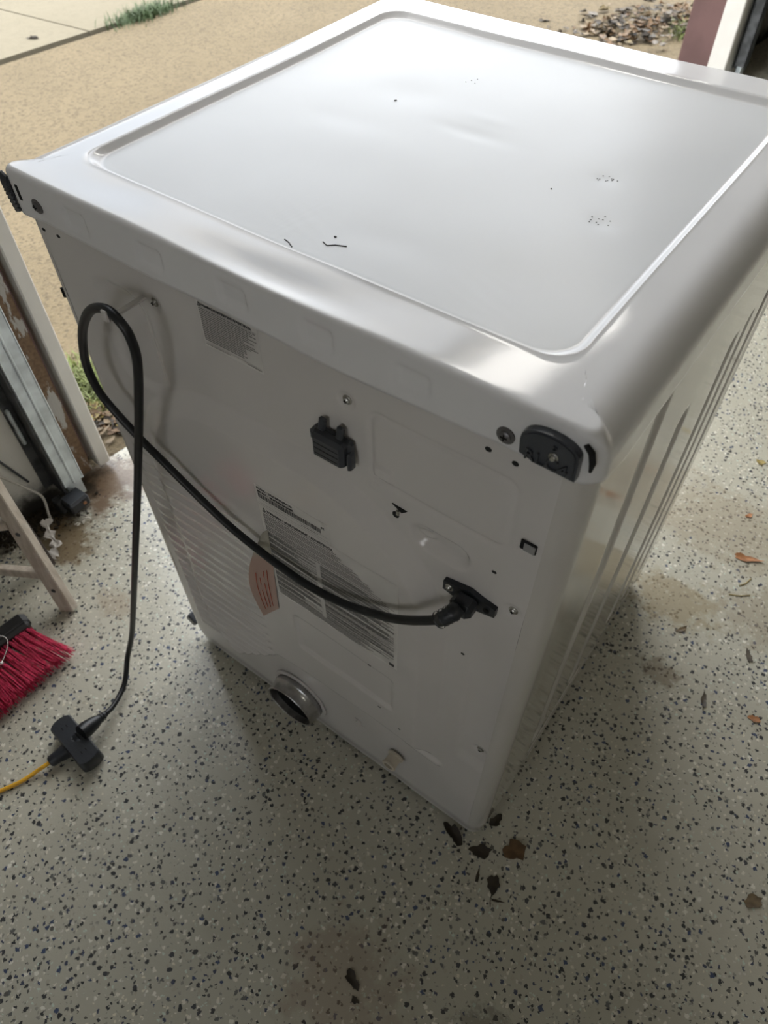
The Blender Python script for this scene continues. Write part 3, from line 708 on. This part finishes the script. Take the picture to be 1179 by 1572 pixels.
# ---- exhaust duct and inlet nozzle
DC = Vector((-.388, .0, .116))
du = MB().lathe(DC, (0, -1, 0), [(.0515, -.02), (.0515, .008), (.0530, .010), (.0530, .014), (.0512, .016), (.0500, .022), (.0500, .034), (.0485, .0355), (.0465, .034), (.0465, -.01), (0, -.012)], 56).build('exhaust_duct', M_ZINC, dry, 'auto')
MB().lathe(DC, (0, -1, 0), [(.0464, .022), (.0462, -.004), (0, -.004)], 40).build('duct_interior', M_HOLE, du)
MB().lathe(DC, (0, -1, 0), [(.060, .002), (.060, .004), (.0525, .005), (.0525, .002)], 48).build('duct_collar', M_BACK, dry, 'auto')
no_ = MB().lathe((-.172, -.004, .152), (0, -1, 0), [(.0150, 0), (.0150, .003), (.0115, .004), (.0115, .018), (.0128, .019), (.0128, .022), (.008, .0225), (.008, .006), (0, .006)], 28).build('inlet_nozzle', M_BEIGE, dry, 'auto')
MB().lathe((-.172, -.011, .152), (0, -1, 0), [(.0078, 0), (0, 0)], 20).build('nozzle_bore', M_HOLE, no_)

# ================================================================== extension cord and tap
ex = tag(empty('extension_cord', (-.705, -.30, 0)), 'yellow extension cord with a black three way end on the floor by the broom', 'extension cord')
c0 = Vector((-.694, -.300, TZ-.006))
tp = MB()
aL = Vector((-.738, -.262, 0))-Vector((-.694, -.300, 0)); 
d1 = Vector((-.080, .010, 0)).normalized(); d1 = (Vector((-.752, -.283, 0))-Vector((-.650, -.295, 0))).normalized(); d2 = Vector((-d1.y, d1.x, 0))
if d2.y > 0: d2 = -d2
def ell(mb, a, b, r, h):
    ax = (b-a).normalized(); sd2 = Vector((-ax.y, ax.x, 0)); po = []
    L = (b-a).length
    for i in range(9):
        g = math.pi/2+math.pi*i/8; po.append((r*.45*math.cos(g), r*math.sin(g)))
    for i in range(9):
        g = -math.pi/2+math.pi*i/8; po.append((L+r*.45*math.cos(g), r*math.sin(g)))
    n = len(po); vs = []; cxx = L/2
    for zz_, s_ in ((0, .86), (.004, 1), (h-.005, 1), (h, .88)):
        for p in po: vs.append(a+ax*(cxx+(p[0]-cxx)*(1-(1-s_)*.35))+sd2*p[1]*s_+Vector((0, 0, zz_)))
    fs = [tuple(range(n))[::-1], tuple(range(3*n, 4*n))]
    for q in range(3):
        for i in range(n): fs.append((q*n+i, q*n+(i+1) % n, (q+1)*n+(i+1) % n, (q+1)*n+i))
    mb.add(vs, fs)
base_ = Vector((c0.x, c0.y, .004)); base_.x -= .006
ell(tp, base_+d1*.049, base_-d1*.049, .0215, .036)
tp_o = tp.build('three_way_tap', M_BLACKP, ex, 'auto')
nk = MB(); e0 = base_+Vector((0, 0, .017)); dS = (Vector((-.712, -.352, .02))-e0).normalized(); ell_end = e0+dS*.056
nk.tube([e0, e0+dS*.022, e0+dS*.040, e0+dS*.053, ell_end], [.020, .0155, .0118, .0112, .0080], 18); nk.build('tap_neck', M_BLACKP, tp_o, True)
nk = MB(); dN = (Vector((-.694, -.270, .040))-e0).normalized(); nk.tube([e0, e0+dN*.018], [.019, .0165], 16); nk.build('tap_socket', M_BLACKP, tp_o, 'auto')
for s_ in (-1, 1):
    for q in (-.0045, .0045):
        c_ = base_+d1*s_*.033+d2*q+Vector((0, 0, .0362)); MB().box(c_, (.006, .0016, .0008), Matrix((d1, Vector((-d1.y, d1.x, 0)), Vector((0, 0, 1)))).transposed()).build('outlet_slot', M_HOLE, tp_o)
yc = catmull([ell_end-dS*.004, ell_end+dS*.012, (-.7225, -.375, .0115), (-.733, -.405, .006), (-.748, -.435, .0045), (-.765, -.470, .0045), (-.79, -.56, .0045), (-.86, -.70, .0045)], 8)
MB().tube(yc, .0040, 12).build('yellow_cord', M_YEL, ex, True)

# ================================================================== broom
br = tag(empty('broom', (-1.0, -.27, 0)), 'broom with red bristles and black head lying on the floor at the left edge', 'broom')
hd = MB(); hd.bar((-.985, -.190, .045), (-1.01, -.40, .045), .040, .034, (0, 0, 1), .010); hd.bar((-.966, -.197, .044), (-.990, -.40, .044), .018, .042, (0, 0, 1), .006)
hd.build('broom_head', M_HEAD, br)
hm = MB().tube([(-1.0, -.30, .05), (-1.16, -.32, .09), (-1.24, -.60, .25)], [.012, .012, .012], 14)
hm = MB().tube([(-1.005, -.30, .05), (-1.06, -.44, .035), (-1.10, -1.45, .012)], .011, 14); hm.build('handle', M_HANDLE, br, True)
nt_ = 15
for i in range(nt_):
    t = i/(nt_-1); a = Vector((-.962-.024*t, -.207-.185*t, .044)); b = Vector((-.862-.004*t, -.187-.215*t, .026)); mb = MB()
    for j in range(34):
        o1 = Vector((random.uniform(-.003, .003), random.gauss(0, .0030), random.uniform(-.013, .013))); o2 = Vector((random.uniform(-.006, .003), random.gauss(0, .0062), random.uniform(-.018, .016)))
        m_ = (a+o1).lerp(b+o2, .5)+Vector((0, random.gauss(0, .001), random.uniform(0, .004)))
        mb.tube([a+o1, m_, b+o2], [.0010, .0010, .0008], 4, False)
    mb.build('bristle_tuft', M_BRIS, br)
ch = MB(); cps = catmull([(-.985, -.262, .078), (-.968, -.248, .069), (-.955, -.252, .062), (-.944, -.268, .056), (-.934, -.286, .054)], 5)
for i, p in enumerate(cps): ch.lathe(p-Vector((0, 0, .0016)), (0, 0, 1), [(0, 0), (.0014, .0006), (.0016, .0016), (.0011, .0028), (0, .0032)], 8)
ch.tube(cps, .0006, 5); ch.lathe(Vector(cps[-1])-Vector((0, 0, .004)), (0, 0, 1), [(0, 0), (.004, .001), (.0045, .004), (.003, .007), (0, .008)], 12)
ch.build('bead_chain', M_CHAIN, None, True); tag(bpy.data.objects['bead_chain'], 'short silver bead chain lying across the red broom bristles', 'chain')

# ================================================================== wooden step stool
st = tag(empty('step_stool', (-1.08, -.15, 0)), 'weathered pale wooden step stool standing by the door jamb, cut off by the left edge', 'stool')
dB = Vector((-.906, -.423, 0)); F = Vector((-.967, -.115, 0)); ln = Vector((-.083, .024, .294))/.294
topz = .36; Bf = F+dB*.27; lnB = Vector((.083, .024, .294))/.294*1.0
def leg(foot, lean, m, wx=.036, wy=.02):
    mb = MB().bar(foot+Vector((0, 0, .003)), foot+lean*topz, wx, wy, (dB.y, -dB.x, 0), .002); return mb.build('leg', m, st)
l1 = leg(F, ln, M_WOOD); 
leg(Bf, Vector((.22, .12, 1)), M_WOOD)
bk = Vector((-.130, .045, 0))
leg(F+bk, Vector((-.14, .0, 1)), M_SHADEWOOD, .03, .02); leg(Bf+Vector((.03, .06, 0)), Vector((.10, .0, 1)), M_SHADEWOOD, .03, .02)
for z_ in (.10,):
    a = F+ln*z_; b = Bf+Vector((.22, .12, 1))*z_; MB().bar(a+dB*.012, b, .016, .024, (0, 0, 1), .002).build('stretcher', M_WOOD, st)
a = F+ln*.235+Vector((-.02, .0, 0)); b = Bf+Vector((.22, .12, 1))*.235; MB().bar(a, b, .05, .018, (0, 0, 1), .002).build('step', M_WOOD, st)
a = F+ln*topz; b = Bf+Vector((.22, .12, 1))*topz; MB().bar(a, b, .11, .02, (0, 0, 1), .002).build('step', M_WOOD, st)
for z_ in (.065, .215):
    p = F+ln*z_; nn = Vector((-dB.y, dB.x, 0)); nn = nn if nn.y < 0 else -nn
    MB().lathe(p+nn*.0095, nn, [(.0058, 0), (.0055, .0015), (.003, .003), (0, .003)], 14).build('bolt_head', M_DSTEEL, l1)

# ================================================================== left door track, sensor, wire, debris
def track(u0, sgn, lab, z0=.075, vo=0, mt=None):
    mt = mt or M_GALV; gb0 = globals()['gbox']
    def gbox(mb, a, b, c, d, *r): return gb0(mb, a, b, c+vo, d+vo, *r)
    t = tag(empty('door_track', G(u0, -.05, 0)), lab, 'door track')
    mb = MB(); U = lambda a, b: (min(u0+sgn*a, u0+sgn*b), max(u0+sgn*a, u0+sgn*b))
    gbox(mb, *U(0, .050), -.064, -.062, z0, 2.3); gbox(mb, *U(0, .003), -.066, -.030, z0, 2.3, .001); gbox(mb, *U(.047, .050), -.066, -.024, z0, 2.3, .001)
    gbox(mb, *U(.038, .050), -.028, -.024, z0, 2.3); gbox(mb, *U(.021, .027), -.068, -.0625, z0, 2.3, .002)
    mb.build('channel', mt, t)
    mb = MB(); gbox(mb, *U(-.026, .012), -.004, -.001, .05, 2.3); gbox(mb, *U(-.0045, .0), -.060, -.002, .05, 2.3); mb.build('angle_bracket', M_DSTEEL, t)
    for z_ in (.20, .75, 1.3):
        mb = MB(); gbox(mb, *U(-.022, -.014), -.014, -.001, z_, z_+.10, .002); mb.build('bracket_rib', M_GALV, t)
        MB().lathe(G(u0-sgn*.020, -.004, z_+.05), -N2, [(.006, 0), (.006, .004), (0, .005)], 6).build('bolt', M_DSTEEL, t)
    mb = MB(); gbox(mb, *U(.006, .045), -.055, -.050, .020, .078, .001); gbox(mb, *U(.006, .010), -.055, -.022, .020, .075, .001); mb.build('track_foot', M_GALV, t)
    return t
track(-.098, 1, 'galvanized door track beside the peeling brown wood on the left jamb')
track(OP+.075, -1, 'dark door track beside the maroon and cream right jamb', vo=-.085, mt=M_DSTEEL)
sn = tag(empty('safety_sensor', G(-.09, -.06, 0)), 'black plastic box at the foot of the left door track', 'sensor')
Rs = RG @ Matrix.Rotation(.12, 3, 'Z')
MB().box(G(-.095, -.082, .040), (.052, .042, .030), Rs, .004).build('sensor_body', M_BLACKP, sn)
MB().box(G(-.095, -.082, .057), (.046, .036, .004), Rs, .001).build('sensor_lid', M_GREYP, sn)
mb = MB().box(G(-.120, -.045, .020), (.02, .03, .04), Rs, .003); mb.build('mount', M_DSTEEL, sn)
MB().lathe(G(-.083, -.104, .042), -N2, [(.0045, 0), (.004, .002), (0, .0025)], 12).build('indicator', M_LEAF[2], sn)
mb = MB()
for i in range(7):
    p = G(-.125+random.uniform(-.008, .030), -.115+random.uniform(-.008, .01), .004+random.uniform(0, .006)); mb.box(p, (.010, .004, .003), Matrix.Rotation(random.uniform(0, 3), 3, 'Z') @ Matrix.Rotation(random.uniform(-.5, .5), 3, 'X'), .001)
tag(mb.build('paint_chips', M_WIRE), 'white paint chips in the dirt before the black sensor box', 'debris', kind='stuff')
wpt = [(-.36, .82), (-.32, .55), (-.285, .42), (-.245, .30), (-.21, .20), (-.165, .11), (-.145, .06)]
wp = catmull([G(u_, -.012-.02*(i > 3), z_) for i, (u_, z_) in enumerate(wpt)]+[G(-.155, -.05, .022), G(-.16, -.06, .004)], 6)
tag(MB().tube(wp, .0032, 8).build('sensor_wire', M_WIRE, None, True), 'thin off white wire running down the grimy wall to the floor', 'wire')
wp = catmull([G(-.40, -.003, 1.0), G(-.30, -.006, .56), G(-.25, -.006, .40), G(-.19, -.006, .22), G(-.15, -.008, .10)], 6)
tag(MB().tube(wp, .0028, 8).build('dark_cable', M_DSTEEL, None, True), 'dark cable on the wall behind the off white wire', 'cable')
# crumpled plastic bag strip
n1, n2 = 26, 7; path = catmull([G(-.17, -.07, .030), G(-.185, -.10, .022), G(-.19, -.130, .014), G(-.205, -.145, .010), G(-.222, -.152, .010)], 5); gpl = []
for i, p in enumerate(path):
    t = (path[min(i+1, len(path)-1)]-path[max(i-1, 0)]).normalized(); s_ = Vector((-t.y, t.x, 0)).normalized(); wd = .009+.006*math.sin(i*1.3)+.010*(i > 16)
    gpl.append([tuple(p+s_*wd*(j/3-1)+Vector((0, 0, random.uniform(-.003, .006)))) for j in range(n2)])
gp = np.array(gpl); gp[..., 2] = np.maximum(gp[..., 2], .002)
tag(grid(gp, 'plastic_strip', M_PLAST), 'crumpled strip of clear plastic on the dirty floor by the jamb', 'plastic scrap')
mb = MB()
for i in range(420):
    u_ = random.gauss(-.19, .055); v_ = -abs(random.gauss(0, .040))-.004
    s_ = random.uniform(.002, .009); mb.box(G(u_, v_, s_*.3), (s_, s_*.7, s_*.6), Matrix.Rotation(random.uniform(0, 3), 3, 'Z'), 0)
tag(mb.build('dirt_crumbs', M_LEAF[1]), 'dark dirt crumbs heaped along the foot of the grimy wall', 'dirt', kind='stuff')
# dark crate past the right jamb
cr_ = tag(empty('storage_crate', G(3.9, -.42, 0)), 'dark navy crate standing inside past the right door jamb', 'crate')
gbox(MB(), 3.52, 4.2, -.70, -.20, 0, .52, .012).build('crate_body', M_LBUG, cr_)
for z_ in (.12, .27, .42): gbox(MB(), 3.50, 4.22, -.715, -.185, z_, z_+.02, .006).build('crate_rib', M_LBUG, cr_)
for (u_, v_) in ((3.515, -.30), (3.515, -.45)): gbox(MB(), u_-.012, u_, v_-.03, v_, .44, .50, .003).build('latch', M_CHAIN, cr_)

# ================================================================== leaves on the floor
def leaf_mesh(mb, c, size, asp, rot, curl, rough, mi=0, zb=.0012, stem=0):
    n = 16; vs = []; ax = Matrix.Rotation(rot, 3, 'Z')
    ph = [random.uniform(0, 6.28) for _ in range(3)]
    for r_ in (0, .55, 1):
        for i in range(n):
            a = 2*math.pi*i/n; k = 1+rough*(.45*math.sin(3*a+ph[0])+.35*math.sin(5*a+ph[1])+.3*math.sin(7*a+ph[2]))
            tip = 1+.25*max(0, math.cos(a))**6
            p = Vector((r_*size*k*tip*math.cos(a), r_*size*asp*k*math.sin(a), 0))
            p.z = curl*size*((p.y/(size*asp+1e-9))**2*.6+(p.x/size)**2*.35)*(.6+.4*math.sin(a*2+ph[1]))+zb
            p.z = max(p.z, zb); vs.append(Vector(c)+ax @ p)
    fs = []
    for q in range(2):
        for i in range(n): fs.append((q*n+i, q*n+(i+1) % n, (q+1)*n+(i+1) % n, (q+1)*n+i))
    lo = [v+Vector((0, 0, -.0007)) for v in vs]; N = len(vs); fs2 = [tuple(i+N for i in f[::-1]) for f in fs]
    rim = [(2*n+i, 2*n+(i+1) % n, N+2*n+(i+1) % n, N+2*n+i)[::-1] for i in range(n)]
    mb.add(vs+lo, fs+fs2+rim, mi)
    if stem:
        a0 = Vector(c)+ax @ Vector((-size*.9, 0, zb)); mb.tube([a0, a0+ax @ Vector((-stem*.5, stem*.12, .002)), a0+ax @ Vector((-stem, stem*.05, 0))], .0007, 5, mi=mi)
    return mb
LV = [  # x, y, size, aspect, rot, material, label
 (.059, .028, .019, .85, .9, 0, 'largest brown curled leaf on the floor right of the dryer corner', 0),
 (.012, -.008, .017, .65, .5, 1, 'dark ragged leaf right below the near dryer corner', 0),
 (.058, -.040, .014, .75, 2.0, 1, 'dark brown leaf with a thin stem, third from the dryer corner', .022),
 (-.042, -.010, .022, .45, -.3, 1, 'flat dark leaf tucked under the dryer back edge near the corner', 0),
 (.008, .052, .013, .6, 1.3, 1, 'small dark leaf against the dryer side by the corner', 0),
 (.030, -.045, .010, .30, 1.9, 1, 'narrow black leaf sliver between two leaves by the dryer corner', 0),
 (.075, -.058, .010, .18, .4, 1, 'thin dark twig like leaf piece below the stemmed leaf', 0),
 (.172, .882, .026, .35, .35, 2, 'long orange brown leaf on the floor at the right', 0),
 (.315, .513, .011, .6, .2, 2, 'small orange brown leaf near the right edge, midway up', 0),
 (.222, .493, .015, .35, 1.9, 4, 'grey brown slender leaf right of the dryer', .010),
 (.420, .194, .014, .75, .9, 3, 'pinkish tan ragged leaf at the right edge near the bottom', 0),
 (-.052, -.288, .015, .5, -.4, 1, 'dark leaf alone on the floor at the bottom of the picture', 0),
 (-.031, -.308, .006, .8, 0, 1, 'tiny dark leaf crumb just below the lone bottom leaf', 0),
 (.135, 1.01, .009, .6, 1.0, 2, 'small orange leaf bit above the long orange brown leaf', 0),
 (.262, .640, .013, .45, 2.2, 4, 'dry grey leaf flake at the right between the two orange leaves', 0),
 (.125, .62, .012, .4, 1.0, 3, 'small dull tan leaf scrap beside the dryer front corner', 0),
 (.10, 1.20, .010, .9, .3, 5, 'pale yellow round leaf bit high on the floor at the right', 0),
 (.065, 1.56, .014, .5, .3, 1, 'black leaf bit at the right edge beside the dryer side', 0)]
for (x, y, s_, asp, rot, mi, lab, stem) in LV:
    o = leaf_mesh(MB(), (x, y, 0), s_, asp, rot, .35, .33, 0, .0012, stem).build('leaf', M_LEAF[mi], None, 'auto', (x, y, 0)); tag(o, lab, 'leaf', 'leaves on the garage floor')
for pts, lab in (([(.185, .80), (.195, .815), (.20, .835)], 'pale straw stem under the long orange brown leaf'), ([(.175, .765), (.195, .775), (.213, .79)], 'second pale straw stem, the lower one')):
    tag(MB().tube([(a, b, .0014) for a, b in pts], .0011, 6).build('straw_stem', M_LEAF[5]), lab, 'stem', 'straw stems')
# leaf litter pile outside the right jamb
mb = MB()
for i in range(520):
    t = random.random(); p = Vector((-1.62, 3.75, 0)).lerp(Vector((-1.14, 4.25, 0)), t)
    x, y = p.x+random.gauss(0, .10), p.y+random.gauss(0, .16); s_ = random.uniform(.010, .030)
    q_ = Vector((x, y, 0))-G0
    if q_.dot(N2) < .18: continue
    leaf_mesh(mb, (x, y, -.010), s_, random.uniform(.35, .8), random.uniform(0, 6.28), random.uniform(.3, 1.4), .35, random.choice([0, 0, 1, 1, 3, 4, 4, 6]), random.uniform(.001, .045*math.exp(-((t-.6)/.4)**2)+.003))
o = mb.build('leaf_litter', M_LEAF, None, 'auto'); tag(o, 'heap of dry leaves on the driveway against the maroon jamb', 'leaves', kind='stuff')
# scattered leaves on the driveway
for (x, y, s_, mi, lab) in ((-1.80, .76, .016, 5, 'yellow leaf bit on the driveway between dryer and left jamb'), (-1.90, .80, .011, 0, 'brown leaf bit just beyond the yellow one on the driveway'),
                            (-2.40, 2.60, .022, 0, 'slim brown leaf on the driveway beyond the middle of the dryer'), (-2.05, 2.35, .018, 3, 'tan leaf on the driveway close behind the dryer top edge'),
                            (-3.95, 2.0, .03, 1, 'dark leaf on the pale sidewalk slab'), (-1.9, 3.75, .028, 1, 'dark leaf on the driveway left of the leaf heap')):
    tag(leaf_mesh(MB(), (x, y, -.010), s_, .45, .6, .5, .3).build('leaf', M_LEAF[mi], None, 'auto', (x, y, -.01)), lab, 'leaf', 'leaves on the driveway')
def grass(name, c, rx, ry, n, h, m, lab, seed=1, z0=-.012, rot=0):
    random.seed(seed); mb = MB(); R_ = Matrix.Rotation(rot, 3, 'Z')
    for i in range(n):
        b = Vector(c)+R_ @ Vector((random.gauss(0, rx*.5), random.gauss(0, ry*.5), 0)); b.z = z0
        a = random.uniform(0, 6.28); L = h*random.uniform(.4, 1.2); d = Vector((math.cos(a), math.sin(a), 0))*L*random.uniform(.2, 1.1); s_ = Vector((-math.sin(a), math.cos(a), 0))*random.uniform(.0015, .003)
        m1 = b+d*.4+Vector((0, 0, L*.5)); e = b+d+Vector((0, 0, L*.75)); mb.add([b-s_, b+s_, m1+s_*.8, m1-s_*.8, e], [(0, 1, 2, 3), (3, 2, 4)])
    return tag(mb.build(name, m), lab, 'grass', kind='stuff')
grass('grass_tuft', (-3.73, 2.58, 0), .09, .20, 1100, .055, M_GRASS2, 'green grass tuft growing in the driveway joint', 3)
grass('grass_tuft', (-3.75, 3.35, 0), .03, .16, 120, .04, M_GRASS2, 'thin line of grass further along the driveway joint', 8)
grass('grass_tuft', (-1.52, .40, 0), .12, .09, 900, .05, M_GRASS, 'yellow green grass clump outside the left door jamb', 4)
grass('grass_tuft', (-1.20, 4.0, 0), .10, .12, 260, .07, M_GRASS, 'grass blades at the foot of the maroon jamb beside the leaf heap', 5)
random.seed(11); mb = MB()
for i in range(60):
    x, y = random.gauss(-1.385, .05), random.gauss(.33, .04); leaf_mesh(mb, (x, y, -.010), random.uniform(.008, .022), .5, random.uniform(0, 6), .6, .3, random.choice([0, 1, 3, 3, 5]), random.uniform(.001, .012))
tag(mb.build('leaf_litter', M_LEAF, None, 'auto'), 'brown leaf litter by the grass clump outside the left jamb', 'leaves', kind='stuff')
